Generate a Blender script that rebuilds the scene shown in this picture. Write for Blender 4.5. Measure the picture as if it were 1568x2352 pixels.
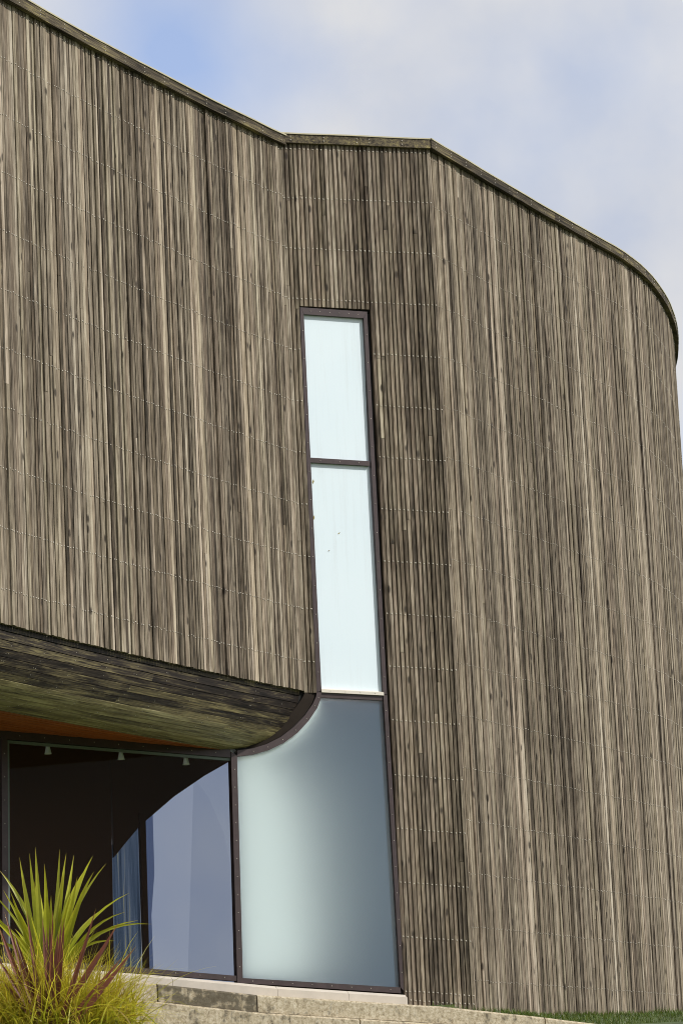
import bpy, math, random
from mathutils import Vector, Matrix, noise as mnoise
random.seed(11)
R = math.radians
sc = bpy.context.scene
for o in list(bpy.data.objects): bpy.data.objects.remove(o)

# ------------------------------------------------------------------ camera
PITCH, ROLL = math.atan(1520/7650), 0.047
cam_d = bpy.data.cameras.new('camera'); cam = bpy.data.objects.new('camera', cam_d)
sc.collection.objects.link(cam); sc.camera = cam
cam_d.sensor_fit = 'HORIZONTAL'; cam_d.sensor_width = 24.0; cam_d.lens = 7650/1568*24.0
cam_d.clip_start = 0.2; cam_d.clip_end = 6000
cam.matrix_world = Matrix.Translation((0, 0, 1.6)) @ Matrix.Rotation(math.pi/2 + PITCH, 4, 'X') @ Matrix.Rotation(-ROLL, 4, 'Z')

# ------------------------------------------------------------------ sun, sky, exposure
SUN_EL = R(40); SUN_H = Vector((0.90, -0.435, 0)).normalized()
to_sun = Vector((SUN_H.x*math.cos(SUN_EL), SUN_H.y*math.cos(SUN_EL), math.sin(SUN_EL)))
sun_d = bpy.data.lights.new('sun', 'SUN'); sun_d.energy = 3.4; sun_d.angle = R(3); sun_d.color = (1.0, 0.965, 0.915)
sun = bpy.data.objects.new('sun', sun_d); sc.collection.objects.link(sun)
sun.rotation_euler = to_sun.to_track_quat('Z', 'Y').to_euler(); sun.location = (30, -10, 40)

world = bpy.data.worlds.new('World'); sc.world = world; world.use_nodes = True
wt = world.node_tree; wt.nodes.clear()
def N(t, typ, **kw):
    n = t.nodes.new(typ)
    for k, v in kw.items(): setattr(n, k, v)
    return n
out = N(wt, 'ShaderNodeOutputWorld'); bg = N(wt, 'ShaderNodeBackground'); wt.links.new(bg.outputs[0], out.inputs[0])
sky = N(wt, 'ShaderNodeTexSky', sky_type='NISHITA', sun_disc=False)
sky.sun_elevation = SUN_EL; sky.sun_rotation = math.atan2(SUN_H.x, SUN_H.y); sky.air_density = 1.0; sky.dust_density = 0.6; sky.ozone_density = 1.5
tc = N(wt, 'ShaderNodeTexCoord')
def wmath(op, a, b=None, c=None, clamp=False):
    n = N(wt, 'ShaderNodeMath', operation=op, use_clamp=clamp)
    for i, v in enumerate((a, b, c)):
        if v is None: continue
        if isinstance(v, (int, float)): n.inputs[i].default_value = v
        else: wt.links.new(v, n.inputs[i])
    return n.outputs[0]
nz = N(wt, 'ShaderNodeTexNoise'); nz.inputs['Scale'].default_value = 9; nz.inputs['Detail'].default_value = 6; nz.inputs['Roughness'].default_value = 0.52
wt.links.new(tc.outputs['Generated'], nz.inputs['Vector'])
nz2 = N(wt, 'ShaderNodeTexNoise'); nz2.inputs['Scale'].default_value = 13; nz2.inputs['Detail'].default_value = 5
wt.links.new(tc.outputs['Generated'], nz2.inputs['Vector'])
# gaps in the cloud deck: (direction, angular size)
holes = [((-0.045, 0.9437, 0.329), 0.055), ((-0.6, 0.6, 0.5), 0.3), ((0.75, -0.2, 0.62), 0.25), ((0.2, -0.8, 0.55), 0.25), ((-0.8, -0.4, 0.4), 0.25), ((0.5, 0.75, 0.6), 0.15)]
acc = None
for d, s in holes:
    v = N(wt, 'ShaderNodeVectorMath', operation='DISTANCE'); wt.links.new(tc.outputs['Generated'], v.inputs[0]); v.inputs[1].default_value = Vector(d).normalized()
    g = wmath('DIVIDE', v.outputs['Value'], s); g = wmath('SUBTRACT', 1.0, g, clamp=True); g = wmath('SMOOTH_MIN', g, 1.0, 0.2)
    acc = g if acc is None else wmath('MAXIMUM', acc, g)
pert = wmath('MULTIPLY_ADD', nz.outputs['Fac'], 1.5, -0.75)
blue = wmath('ADD', wmath('MULTIPLY', acc, 1.15), wmath('MULTIPLY', pert, 1.1)); blue = wmath('MULTIPLY', blue, 1.0, clamp=True); blue = wmath('MULTIPLY', blue, 0.7)
cl = N(wt, 'ShaderNodeMix', data_type='RGBA'); wt.links.new(wmath('MULTIPLY_ADD', nz2.outputs['Fac'], 3.0, -0.70, clamp=True), cl.inputs['Factor'])
cl.inputs['A'].default_value = (0.49, 0.55, 0.69, 1); cl.inputs['B'].default_value = (0.75, 0.75, 0.76, 1)
skm = N(wt, 'ShaderNodeMix', data_type='RGBA', blend_type='MULTIPLY'); skm.inputs['Factor'].default_value = 1; wt.links.new(sky.outputs[0], skm.inputs['A']); skm.inputs['B'].default_value = (0.15, 0.165, 0.20, 1)
mx = N(wt, 'ShaderNodeMix', data_type='RGBA'); wt.links.new(blue, mx.inputs['Factor']); wt.links.new(cl.outputs['Result'], mx.inputs['A']); wt.links.new(skm.outputs['Result'], mx.inputs['B'])
wt.links.new(mx.outputs['Result'], bg.inputs['Color']); bg.inputs['Strength'].default_value = 1.0

sc.cycles.pixel_filter_type = 'BLACKMAN_HARRIS'; sc.cycles.filter_width = 1.0
vs = sc.view_settings; vs.view_transform = 'Standard'; vs.look = 'None'; vs.exposure = 0.0; vs.gamma = 1.0; vs.use_curve_mapping = False

# ------------------------------------------------------------------ materials
def newmat(name):
    m = bpy.data.materials.new(name); m.use_nodes = True
    t = m.node_tree; t.nodes.clear()
    o = N(t, 'ShaderNodeOutputMaterial'); b = N(t, 'ShaderNodeBsdfPrincipled'); t.links.new(b.outputs[0], o.inputs[0])
    return m, t, b
def nmath(t, op, a, b=None, c=None, clamp=False):
    n = N(t, 'ShaderNodeMath', operation=op, use_clamp=clamp)
    for i, v in enumerate((a, b, c)):
        if v is None: continue
        if isinstance(v, (int, float)): n.inputs[i].default_value = v
        else: t.links.new(v, n.inputs[i])
    return n.outputs[0]
def ramp(t, fac, stops):
    r = N(t, 'ShaderNodeValToRGB'); e = r.color_ramp.elements
    while len(e) < len(stops): e.new(0.5)
    for i, (p, c) in enumerate(stops): e[i].position = p; e[i].color = (*c, 1)
    t.links.new(fac, r.inputs[0]); return r.outputs['Color']
def noise(t, vec, scale, detail=3, rough=0.5, dist=0.0):
    n = N(t, 'ShaderNodeTexNoise'); n.inputs['Scale'].default_value = scale; n.inputs['Detail'].default_value = detail
    n.inputs['Roughness'].default_value = rough; n.inputs['Distortion'].default_value = dist
    if vec is not None: t.links.new(vec, n.inputs['Vector'])
    return n.outputs['Fac']
def mixc(t, fac, a, b, mode='MIX'):
    n = N(t, 'ShaderNodeMix', data_type='RGBA', blend_type=mode)
    for k, v in (('Factor', fac), ('A', a), ('B', b)):
        if isinstance(v, (int, float)): n.inputs[k].default_value = v
        elif isinstance(v, tuple): n.inputs[k].default_value = (*v, 1) if len(v) == 3 else v
        else: t.links.new(v, n.inputs[k])
    return n.outputs['Result']
def pos_vec(t, scale, rand=True, coord='pos', rotz=0.0):
    g = N(t, 'ShaderNodeNewGeometry').outputs['Position']
    if rand:
        oi = N(t, 'ShaderNodeObjectInfo'); c = N(t, 'ShaderNodeCombineXYZ')
        for i, k in enumerate((37.0, 91.0, 53.0)): t.links.new(nmath(t, 'MULTIPLY', oi.outputs['Random'], k), c.inputs[i])
        a = N(t, 'ShaderNodeVectorMath', operation='ADD'); t.links.new(g, a.inputs[0]); t.links.new(c.outputs[0], a.inputs[1]); g = a.outputs[0]
    if rotz:
        vr = N(t, 'ShaderNodeVectorRotate', rotation_type='Z_AXIS'); t.links.new(g, vr.inputs['Vector']); vr.inputs['Angle'].default_value = rotz; g = vr.outputs[0]
    m = N(t, 'ShaderNodeMapping'); m.inputs['Scale'].default_value = scale; t.links.new(g, m.inputs['Vector'])
    return m.outputs[0]

def wood_mat(name, stops, axis='z', rotz=0.0, knots=True, rough=0.8, contrast=1.0):
    m, t, b = newmat(name)
    sfine, smid = ((150, 150, 4.0), (50, 50, 0.9)) if axis == 'z' else ((130, 2.0, 130), (30, 0.8, 30))
    fine = noise(t, pos_vec(t, sfine, rotz=rotz), 1.0, 4, 0.65)
    mid = noise(t, pos_vec(t, smid, rotz=rotz), 1.0, 3, 0.55)
    blot = noise(t, pos_vec(t, (5, 5, 1.6) if axis == 'z' else (5, 1.4, 5), rotz=rotz), 1.0, 3, 0.6)
    oi = N(t, 'ShaderNodeObjectInfo'); sep = N(t, 'ShaderNodeSeparateColor'); t.links.new(oi.outputs['Color'], sep.inputs[0])
    zone = noise(t, pos_vec(t, (0.9, 0.9, 0.35), rand=False), 1.0, 3, 0.6)
    v = nmath(t, 'MULTIPLY_ADD', fine, 1.7*contrast, -0.86*contrast)
    v = nmath(t, 'ADD', v, nmath(t, 'MULTIPLY_ADD', mid, 1.0*contrast, -0.50*contrast))
    v = nmath(t, 'ADD', v, nmath(t, 'MULTIPLY_ADD', blot, 1.0*contrast, -0.50*contrast))
    v = nmath(t, 'ADD', v, nmath(t, 'MULTIPLY_ADD', zone, 0.45*contrast, -0.225*contrast))
    v = nmath(t, 'ADD', v, sep.outputs[0])
    streak = noise(t, pos_vec(t, (38, 38, 1.3) if axis == 'z' else (38, 1.0, 38), rotz=rotz), 1.0, 5, 0.68)
    dk = nmath(t, 'MULTIPLY_ADD', streak, 9.0, -5.3, clamp=True)          # grime running with the grain
    v = nmath(t, 'SUBTRACT', v, nmath(t, 'MULTIPLY', dk, 0.50*contrast), clamp=True)
    col = ramp(t, v, stops)
    # hue drift between boards: green channel of the object colour leans to olive, blue to mauve
    col = mixc(t, nmath(t, 'MULTIPLY', sep.outputs[1], 0.5), col, (0.92, 0.93, 0.80), 'MULTIPLY')
    col = mixc(t, nmath(t, 'MULTIPLY', sep.outputs[2], 0.5), col, (1.0, 0.88, 0.84), 'MULTIPLY')
    if knots:
        vo = N(t, 'ShaderNodeTexVoronoi'); vo.inputs['Scale'].default_value = 1.0
        t.links.new(pos_vec(t, (12, 12, 6.0), rotz=rotz) if axis == 'z' else pos_vec(t, (12, 6.0, 12), rotz=rotz), vo.inputs['Vector'])
        sp = N(t, 'ShaderNodeSeparateColor'); t.links.new(vo.outputs['Color'], sp.inputs[0])
        k = nmath(t, 'LESS_THAN', sp.outputs[0], 0.10)
        k = nmath(t, 'MULTIPLY', k, nmath(t, 'SMOOTH_MIN', nmath(t, 'MULTIPLY_ADD', vo.outputs['Distance'], -6.0, 2.1, clamp=True), 1.0, 0.1))
        col = mixc(t, nmath(t, 'MULTIPLY', k, 0.85), col, (0.028, 0.021, 0.016))
    t.links.new(col, b.inputs['Base Color']); b.inputs['Roughness'].default_value = rough; b.inputs['Specular IOR Level'].default_value = 0.25
    bp = N(t, 'ShaderNodeBump'); bp.inputs['Strength'].default_value = 0.35; bp.inputs['Distance'].default_value = 0.004
    t.links.new(nmath(t, 'ADD', fine, mid), bp.inputs['Height']); t.links.new(bp.outputs[0], b.inputs['Normal'])
    return m
WOOD = [(0.0, (0.026, 0.020, 0.013)), (0.25, (0.088, 0.069, 0.048)), (0.5, (0.192, 0.157, 0.115)), (0.75, (0.32, 0.268, 0.198)), (1.0, (0.52, 0.455, 0.355))]
M = {}
M['wood'] = wood_mat('weathered_cedar', WOOD)
M['fascia'] = wood_mat('mossy_fascia', [(0.0, (0.02, 0.016, 0.011)), (0.35, (0.07, 0.056, 0.038)), (0.6, (0.15, 0.122, 0.075)), (0.8, (0.25, 0.21, 0.085)), (1.0, (0.42, 0.36, 0.15))], axis='y', rotz=R(27), knots=False, contrast=1.15)
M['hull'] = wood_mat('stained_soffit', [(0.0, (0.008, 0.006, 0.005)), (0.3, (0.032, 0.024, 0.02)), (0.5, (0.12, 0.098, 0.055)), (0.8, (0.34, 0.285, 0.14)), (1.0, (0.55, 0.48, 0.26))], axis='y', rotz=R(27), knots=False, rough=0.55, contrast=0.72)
M['ceiling'] = wood_mat('orange_ceiling', [(0.0, (0.18, 0.04, 0.008)), (0.5, (0.46, 0.12, 0.02)), (1.0, (0.62, 0.20, 0.04))], axis='y', rotz=R(27), knots=False, rough=0.45, contrast=0.6)

def plain(name, col, rough=0.6, metal=0.0, var=0.15, scale=20, spec=0.5, bump=0.0):
    m, t, b = newmat(name)
    f = noise(t, pos_vec(t, (1, 1, 1), rand=False), scale, 4, 0.6)
    a = tuple(c*(1-var) for c in col); d = tuple(min(1, c*(1+var)) for c in col)
    t.links.new(mixc(t, f, a, d), b.inputs['Base Color'])
    b.inputs['Roughness'].default_value = rough; b.inputs['Metallic'].default_value = metal; b.inputs['Specular IOR Level'].default_value = spec
    if bump:
        bp = N(t, 'ShaderNodeBump'); bp.inputs['Strength'].default_value = bump; bp.inputs['Distance'].default_value = 0.01
        t.links.new(f, bp.inputs['Height']); t.links.new(bp.outputs[0], b.inputs['Normal'])
    return m
M['membrane'] = plain('black_membrane', (0.014, 0.013, 0.012), 0.9)
M['screw'] = plain('steel_screw', (0.58, 0.53, 0.44), 0.45, 0.0, 0.6, 40)
M['frame'] = plain('bronze_frame', (0.062, 0.043, 0.042), 0.4, 0.2, 0.45, 9)
M['sill_white'] = plain('pale_sill_metal', (0.72, 0.66, 0.56), 0.5, 0.0, 0.08)
M['bead'] = plain('grey_green_bead', (0.16, 0.20, 0.17), 0.5)
M['drip'] = plain('pale_drip_edge', (0.50, 0.45, 0.30), 0.55, 0.0, 0.3, 6)
M['interior'] = plain('dark_interior', (0.085, 0.038, 0.016), 0.85)
M['reflector'] = plain('white_reflector', (0.90, 0.93, 0.87), 0.9, 0, 0.02)  # white of the reflectors added behind the frosted pane
M['lamp'] = plain('cream_lamp_shade', (0.88, 0.88, 0.78), 0.5)
M['roof'] = plain('roof_felt', (0.06, 0.06, 0.06), 0.9)
M['concrete'] = plain('pale_concrete_sill', (0.56, 0.50, 0.42), 0.8, 0, 0.2, 5, bump=0.3)

# opaque white-backed panes
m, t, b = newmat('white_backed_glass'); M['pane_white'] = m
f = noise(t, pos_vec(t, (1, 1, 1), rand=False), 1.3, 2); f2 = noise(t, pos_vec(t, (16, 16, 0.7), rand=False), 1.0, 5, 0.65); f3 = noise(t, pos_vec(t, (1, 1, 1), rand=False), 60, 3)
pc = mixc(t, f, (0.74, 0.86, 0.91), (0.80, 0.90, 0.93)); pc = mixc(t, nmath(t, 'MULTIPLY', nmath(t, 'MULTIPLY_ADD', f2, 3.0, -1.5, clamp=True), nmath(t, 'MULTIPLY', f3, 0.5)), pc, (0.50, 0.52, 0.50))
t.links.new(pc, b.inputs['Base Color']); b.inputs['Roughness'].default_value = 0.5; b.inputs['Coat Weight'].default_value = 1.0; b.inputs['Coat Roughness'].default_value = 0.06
# translucent frosted pane
m = bpy.data.materials.new('frosted_glass'); m.use_nodes = True; t = m.node_tree; t.nodes.clear(); M['pane_frost'] = m
o = N(t, 'ShaderNodeOutputMaterial'); df = N(t, 'ShaderNodeBsdfDiffuse'); tr = N(t, 'ShaderNodeBsdfTranslucent'); gl = N(t, 'ShaderNodeBsdfGlossy')
df.inputs[0].default_value = (0.30, 0.53, 0.80, 1); tr.inputs[0].default_value = (0.97, 1.0, 0.98, 1); gl.inputs['Roughness'].default_value = 0.28
s1 = N(t, 'ShaderNodeMixShader'); s1.inputs[0].default_value = 0.84; t.links.new(df.outputs[0], s1.inputs[1]); t.links.new(tr.outputs[0], s1.inputs[2])
s2 = N(t, 'ShaderNodeMixShader'); s2.inputs[0].default_value = 0.06; t.links.new(s1.outputs[0], s2.inputs[1]); t.links.new(gl.outputs[0], s2.inputs[2]); t.links.new(s2.outputs[0], o.inputs[0])
# clear coated glass, and tinted glass imitating reflected sky
def glass(name, tint, refl, rough=0.02, streak=False):
    m = bpy.data.materials.new(name); m.use_nodes = True; t = m.node_tree; t.nodes.clear()
    o = N(t, 'ShaderNodeOutputMaterial'); tp = N(t, 'ShaderNodeBsdfTransparent'); gl = N(t, 'ShaderNodeBsdfGlossy'); mx = N(t, 'ShaderNodeMixShader')
    tp.inputs[0].default_value = (*tint, 1); gl.inputs['Roughness'].default_value = rough; mx.inputs[0].default_value = refl
    if streak:
        f = noise(t, pos_vec(t, (26, 26, 0.5), rand=False), 1.0, 3, 0.6)
        t.links.new(ramp(t, f, [(0.3, (0.02, 0.03, 0.05)), (0.5, (0.06, 0.085, 0.125)), (0.62, (0.11, 0.14, 0.19)), (0.72, (0.30, 0.28, 0.15))]), tp.inputs[0])
    t.links.new(tp.outputs[0], mx.inputs[1]); t.links.new(gl.outputs[0], mx.inputs[2]); t.links.new(mx.outputs[0], o.inputs[0])
    return m
M['glass'] = glass('coated_clear_glass', (0.90, 0.92, 0.92), 0.006)
M['tint_a'] = glass('blue_reflection_tint', (0.40, 0.44, 0.54), 0.03)
M['tint_d'] = glass('slate_reflection_tint', (0.33, 0.37, 0.47), 0.03)
M['tint_b'] = glass('deep_blue_reflection_tint', (0.10, 0.13, 0.22), 0.03)
M['tint_c'] = glass('rippled_reflection_tint', (0.2, 0.3, 0.4), 0.03, streak=True)  # colour streaks imitate a wavy reflection

# stone
m, t, b = newmat('stained_granite'); M['stone'] = m
p = pos_vec(t, (1, 1, 1), rand=True)
f1 = noise(t, p, 26, 6, 0.8); f2 = noise(t, p, 9, 4, 0.6); f3 = noise(t, pos_vec(t, (14, 14, 2.5)), 1.0, 4, 0.6)
oi = N(t, 'ShaderNodeObjectInfo'); sep = N(t, 'ShaderNodeSeparateColor'); t.links.new(oi.outputs['Color'], sep.inputs[0])
col = ramp(t, f1, [(0.32, (0.16, 0.12, 0.07)), (0.48, (0.46, 0.38, 0.25)), (0.66, (0.70, 0.62, 0.47))])
st = nmath(t, 'MULTIPLY_ADD', nmath(t, 'ADD', nmath(t, 'MULTIPLY', f1, 0.7), nmath(t, 'ADD', f2, nmath(t, 'MULTIPLY', f3, 0.5))), 6.0, -7.9)
st = nmath(t, 'ADD', st, nmath(t, 'MULTIPLY', sep.outputs[0], 2.6), clamp=True)
t.links.new(mixc(t, nmath(t, 'MULTIPLY', st, 0.85), col, (0.06, 0.048, 0.028)), b.inputs['Base Color']); b.inputs['Roughness'].default_value = 0.85
bp = N(t, 'ShaderNodeBump'); bp.inputs['Strength'].default_value = 0.6; bp.inputs['Distance'].default_value = 0.012; t.links.new(f1, bp.inputs['Height']); t.links.new(bp.outputs[0], b.inputs['Normal'])
# ground, leaves
m, t, b = newmat('lawn_ground'); M['ground'] = m
f = noise(t, pos_vec(t, (1, 1, 1), rand=False), 3, 6, 0.65)
t.links.new(ramp(t, f, [(0.3, (0.035, 0.05, 0.012)), (0.6, (0.075, 0.105, 0.025)), (0.8, (0.12, 0.13, 0.045))]), b.inputs['Base Color']); b.inputs['Roughness'].default_value = 0.95
def leafmat(name, base, tip, trans, var=0.3):
    m = bpy.data.materials.new(name); m.use_nodes = True; t = m.node_tree; t.nodes.clear()
    o = N(t, 'ShaderNodeOutputMaterial'); b = N(t, 'ShaderNodeBsdfPrincipled'); tr = N(t, 'ShaderNodeBsdfTranslucent'); mx = N(t, 'ShaderNodeMixShader')
    at = N(t, 'ShaderNodeAttribute', attribute_name='leaf'); sep = N(t, 'ShaderNodeSeparateColor'); t.links.new(at.outputs['Color'], sep.inputs[0])
    f = noise(t, pos_vec(t, (1, 1, 1), rand=False), 16, 3)
    c = mixc(t, sep.outputs[0], base, tip)
    v = nmath(t, 'MULTIPLY_ADD', sep.outputs[1], 2*var, 1-var); v = nmath(t, 'MULTIPLY', v, nmath(t, 'MULTIPLY_ADD', f, 0.5, 0.75))
    cc = N(t, 'ShaderNodeCombineColor')
    for i in range(3): t.links.new(v, cc.inputs[i])
    c = mixc(t, 1.0, c, cc.outputs[0], 'MULTIPLY'); c = mixc(t, sep.outputs[2], c, (0.42, 0.27, 0.03))
    t.links.new(c, b.inputs['Base Color']); t.links.new(c, tr.inputs[0]); b.inputs['Roughness'].default_value = 0.42
    mx.inputs[0].default_value = trans; t.links.new(b.outputs[0], mx.inputs[1]); t.links.new(tr.outputs[0], mx.inputs[2]); t.links.new(mx.outputs[0], o.inputs[0])
    return m
M['leaf_green'] = leafmat('cordyline_leaf', (0.26, 0.31, 0.018), (0.52, 0.50, 0.035), 0.42)
M['leaf_red'] = leafmat('bronze_flax_leaf', (0.16, 0.055, 0.028), (0.21, 0.07, 0.045), 0.25)
M['blade'] = leafmat('ornamental_grass_blade', (0.30, 0.33, 0.018), (0.78, 0.66, 0.06), 0.5, 0.45)
M['lawn'] = leafmat('lawn_blade', (0.035, 0.075, 0.008), (0.12, 0.20, 0.02), 0.35, 0.4)

# ------------------------------------------------------------------ object helpers
W = {}
col_ = sc.collection
def put(o, parent, origin):
    col_.objects.link(o); o.parent = parent
    o.location = Vector(origin) - (W[parent.name] if parent else Vector())
    W[o.name] = Vector(origin)
    return o
def empty(name, loc, parent=None):
    o = bpy.data.objects.new(name, None); o.empty_display_size = 0.3
    return put(o, parent, loc)
def mk(name, verts, faces, mat, parent=None, origin=None, color=None, smooth=False):
    verts = [Vector(v) for v in verts]
    if origin is None:
        n = len(verts); origin = Vector((sum(v.x for v in verts)/n, sum(v.y for v in verts)/n, min(v.z for v in verts)))
    me = bpy.data.meshes.new(name); me.from_pydata([v - Vector(origin) for v in verts], [], faces); me.materials.append(mat)
    if smooth:
        for p in me.polygons: p.use_smooth = True
    me.update()
    o = bpy.data.objects.new(name, me)
    if color: o.color = (*color, 1)
    return put(o, parent, origin)
def tag(o, label=None, cat=None, group=None, kind=None):
    if label: o['label'] = label
    if cat: o['category'] = cat
    if group: o['group'] = group
    if kind: o['kind'] = kind
    return o
BOXF = [(0, 1, 2, 3), (7, 6, 5, 4), (0, 4, 5, 1), (1, 5, 6, 2), (2, 6, 7, 3), (3, 7, 4, 0)]
class MB:
    def __init__(s): s.v = []; s.f = []
    def add(s, v, f):
        k = len(s.v); s.v += [Vector(a) for a in v]; s.f += [tuple(i+k for i in q) for q in f]
    def hexa(s, a, b):       # two quads of 4 points (front, back)
        s.add(list(a)+list(b), BOXF)
    def build(s, name, mat, parent=None, **k): return mk(name, s.v, s.f, mat, parent, **k)

# ------------------------------------------------------------------ building frame of reference
S0 = Vector((-0.6306, 37.5, 0.0))                      # plan origin on the middle wall
CV = Vector((math.sin(R(68)), math.cos(R(68)), 0)); CN = Vector((CV.y, -CV.x, 0))   # along / outward
def C(s, z, off=0.0): return S0 + CV*s + CN*off + Vector((0, 0, z))
def interp(x, pts):
    if x <= pts[0][0]: return pts[0][1]
    for (a, p), (b, q) in zip(pts, pts[1:]):
        if x <= b: return p + (q-p)*(x-a)/(b-a)
    return pts[-1][1]
SLOPE = [(3.5, -0.085), (6.3, -0.075), (7.0, -0.045), (10.4, -0.018), (12.84, 0.031), (13.6, 0.044)]
def crow(z, s, sref=0.3): return z + interp(z, SLOPE)*(s - sref)     # the middle wall's courses drift a little off level

def make_path(start, heads, L, sign):      # plan curve: heads = heading (deg from +Y) as a function of t
    pts = [Vector(start)]; hs = [interp(0, heads)]; ds = 0.05
    for i in range(int(L/ds)):
        h = interp((i+0.5)*ds, heads)
        pts.append(pts[-1] + Vector((math.sin(R(h)), math.cos(R(h)), 0))*ds*sign); hs.append(interp((i+1)*ds, heads))
    def f(t):
        k = max(0.0, min(t/ds, len(pts)-1.001)); i = int(k); q = k-i
        p = pts[i].lerp(pts[i+1], q) if t >= 0 else pts[0] + (pts[1]-pts[0])*(t/ds); h = hs[i]*(1-q)+hs[i+1]*q
        tg = Vector((math.sin(R(h)), math.cos(R(h)), 0)); return p, tg, Vector((tg.y, -tg.x, 0))
    return f
SEAM, CORNER = 0.095, 1.965
LEFT = make_path(C(SEAM, 0), [(0, 29.5), (5.8, 24.6), (12, 21)], 12, -1)       # runs towards the viewer
RIGHT = make_path(C(CORNER, 0), [(0, 27.0), (5.5, 27.0), (6.2, 22.5), (7.1, 17.5), (8.3, 13.0), (9.7, 9), (11.2, 5), (12.5, 1), (16, -14)], 16, 1)

base = C(0.5, 3.4)
building = tag(empty('timber_building', base), 'weathered vertical timber slat building with curved wings and a tall narrow window', 'building')

# ------------------------------------------------------------------ ground
def terrain_z(x, y):
    t = max(0, min(1, (y-6)/(28.5-6))); t = t*t*(3-2*t)
    return 2.72*t + 0.2*max(0, min(1, (y-29)/6)) + 0.03*mnoise.noise(Vector((x*0.3, y*0.3, 0)))
xs = [-1500, -600, -200, -80] + [-40+2*i for i in range(41)] + [80, 200, 600, 1500]
ys = [-1500, -600, -200, -60] + [-20+2*i for i in range(61)] + [140, 250, 600, 1800]
v = [(x, y, terrain_z(x, y)) for y in ys for x in xs]; nx = len(xs)
fs = [(j*nx+i, j*nx+i+1, (j+1)*nx+i+1, (j+1)*nx+i) for j in range(len(ys)-1) for i in range(nx-1)]
tag(mk('ground', v, fs, M['ground'], origin=(0, 0, 0), smooth=True), kind='structure')

# ------------------------------------------------------------------ slat walls
PITCHS = 0.0555
class Screws(MB):
    def dot(s, p, n, up=Vector((0, 0, 1)), r=0.0075, h=0.004):
        t = up.cross(n).normalized(); u = n.cross(t).normalized(); k = len(s.v)
        for i in range(6):
            a = i*math.pi/3; s.v.append(p + (t*math.cos(a)+u*math.sin(a))*r)
        for i in range(6):
            a = i*math.pi/3; s.v.append(p + n*h + (t*math.cos(a)+u*math.sin(a))*r*0.6)
        for i in range(6): s.f.append((k+i, k+(i+1) % 6, k+6+(i+1) % 6, k+6+i))
        s.f.append(tuple(k+6+i for i in range(6)))
def slat(parent, pt, tg, nn, z0, z1, w, d0, d1, color, twist=0.0, bow=0.002):
    """upright batten: pt plan centre, tg along wall, nn outward, depth from d0 to d1"""
    nseg = max(2, int((z1-z0)/0.9)); ca, sa = math.cos(twist), math.sin(twist)
    prof = [(-w/2, d0), (w/2, d0), (w/2, d1-0.003), (w/2-0.003, d1), (-w/2+0.003, d1), (-w/2, d1-0.003)]
    V = []; ph = random.random()*50
    for i in range(nseg+1):
        z = z0+(z1-z0)*i/nseg
        b1 = mnoise.noise(Vector((ph, z*0.5, 0)))*bow; b2 = mnoise.noise(Vector((ph+9, z*0.6, 3)))*bow*1.3
        for (a, d) in prof:
            aa = a*ca - (d-d1)*sa*0.3; dd = d + a*sa
            V.append(pt + tg*(aa+b1) + nn*(dd+b2) + Vector((0, 0, z)))
    F = []
    for i in range(nseg):
        for j in range(6):
            a, b = i*6+j, i*6+(j+1) % 6; F.append((a, b, b+6, a+6))
    F.append(tuple(range(5, -1, -1))); F.append(tuple(nseg*6+j for j in range(6)))
    return mk('slat', V, F, M['wood'], parent, color=color)
def tone(k, phase, spread=0.16, base=0.5):
    a = base + 0.04*mnoise.noise(Vector((k*0.13, phase, 0))) + random.gauss(0, spread*0.85)
    if random.random() < 0.10: a -= 0.22
    if random.random() < 0.08: a += 0.22
    return (max(0.16, min(0.97, a)), random.random()**2, random.random()**2)

def backing(name, f, t0, t1, z0, z1, step=0.4, label=None):
    mb = MB(); n = int((t1-t0)/step)+1
    for i in range(n+1):
        p, tg, nn = f(t0+(t1-t0)*i/n)
        for off in (0.0, -0.12):
            mb.v += [p+nn*off+Vector((0, 0, z0)), p+nn*off+Vector((0, 0, z1))]
    for i in range(n):
        a = i*4; b = a+4
        mb.f += [(a, b, b+1, a+1), (a+2, a+3, b+3, b+2), (a+1, b+1, b+3, a+3), (a, a+2, b+2, b)]
    mb.f += [(0, 1, 3, 2), (n*4, n*4+2, n*4+3, n*4+1)]
    o = mb.build(name, M['membrane'], building)
    if label: o['label'] = label
    return o

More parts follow.
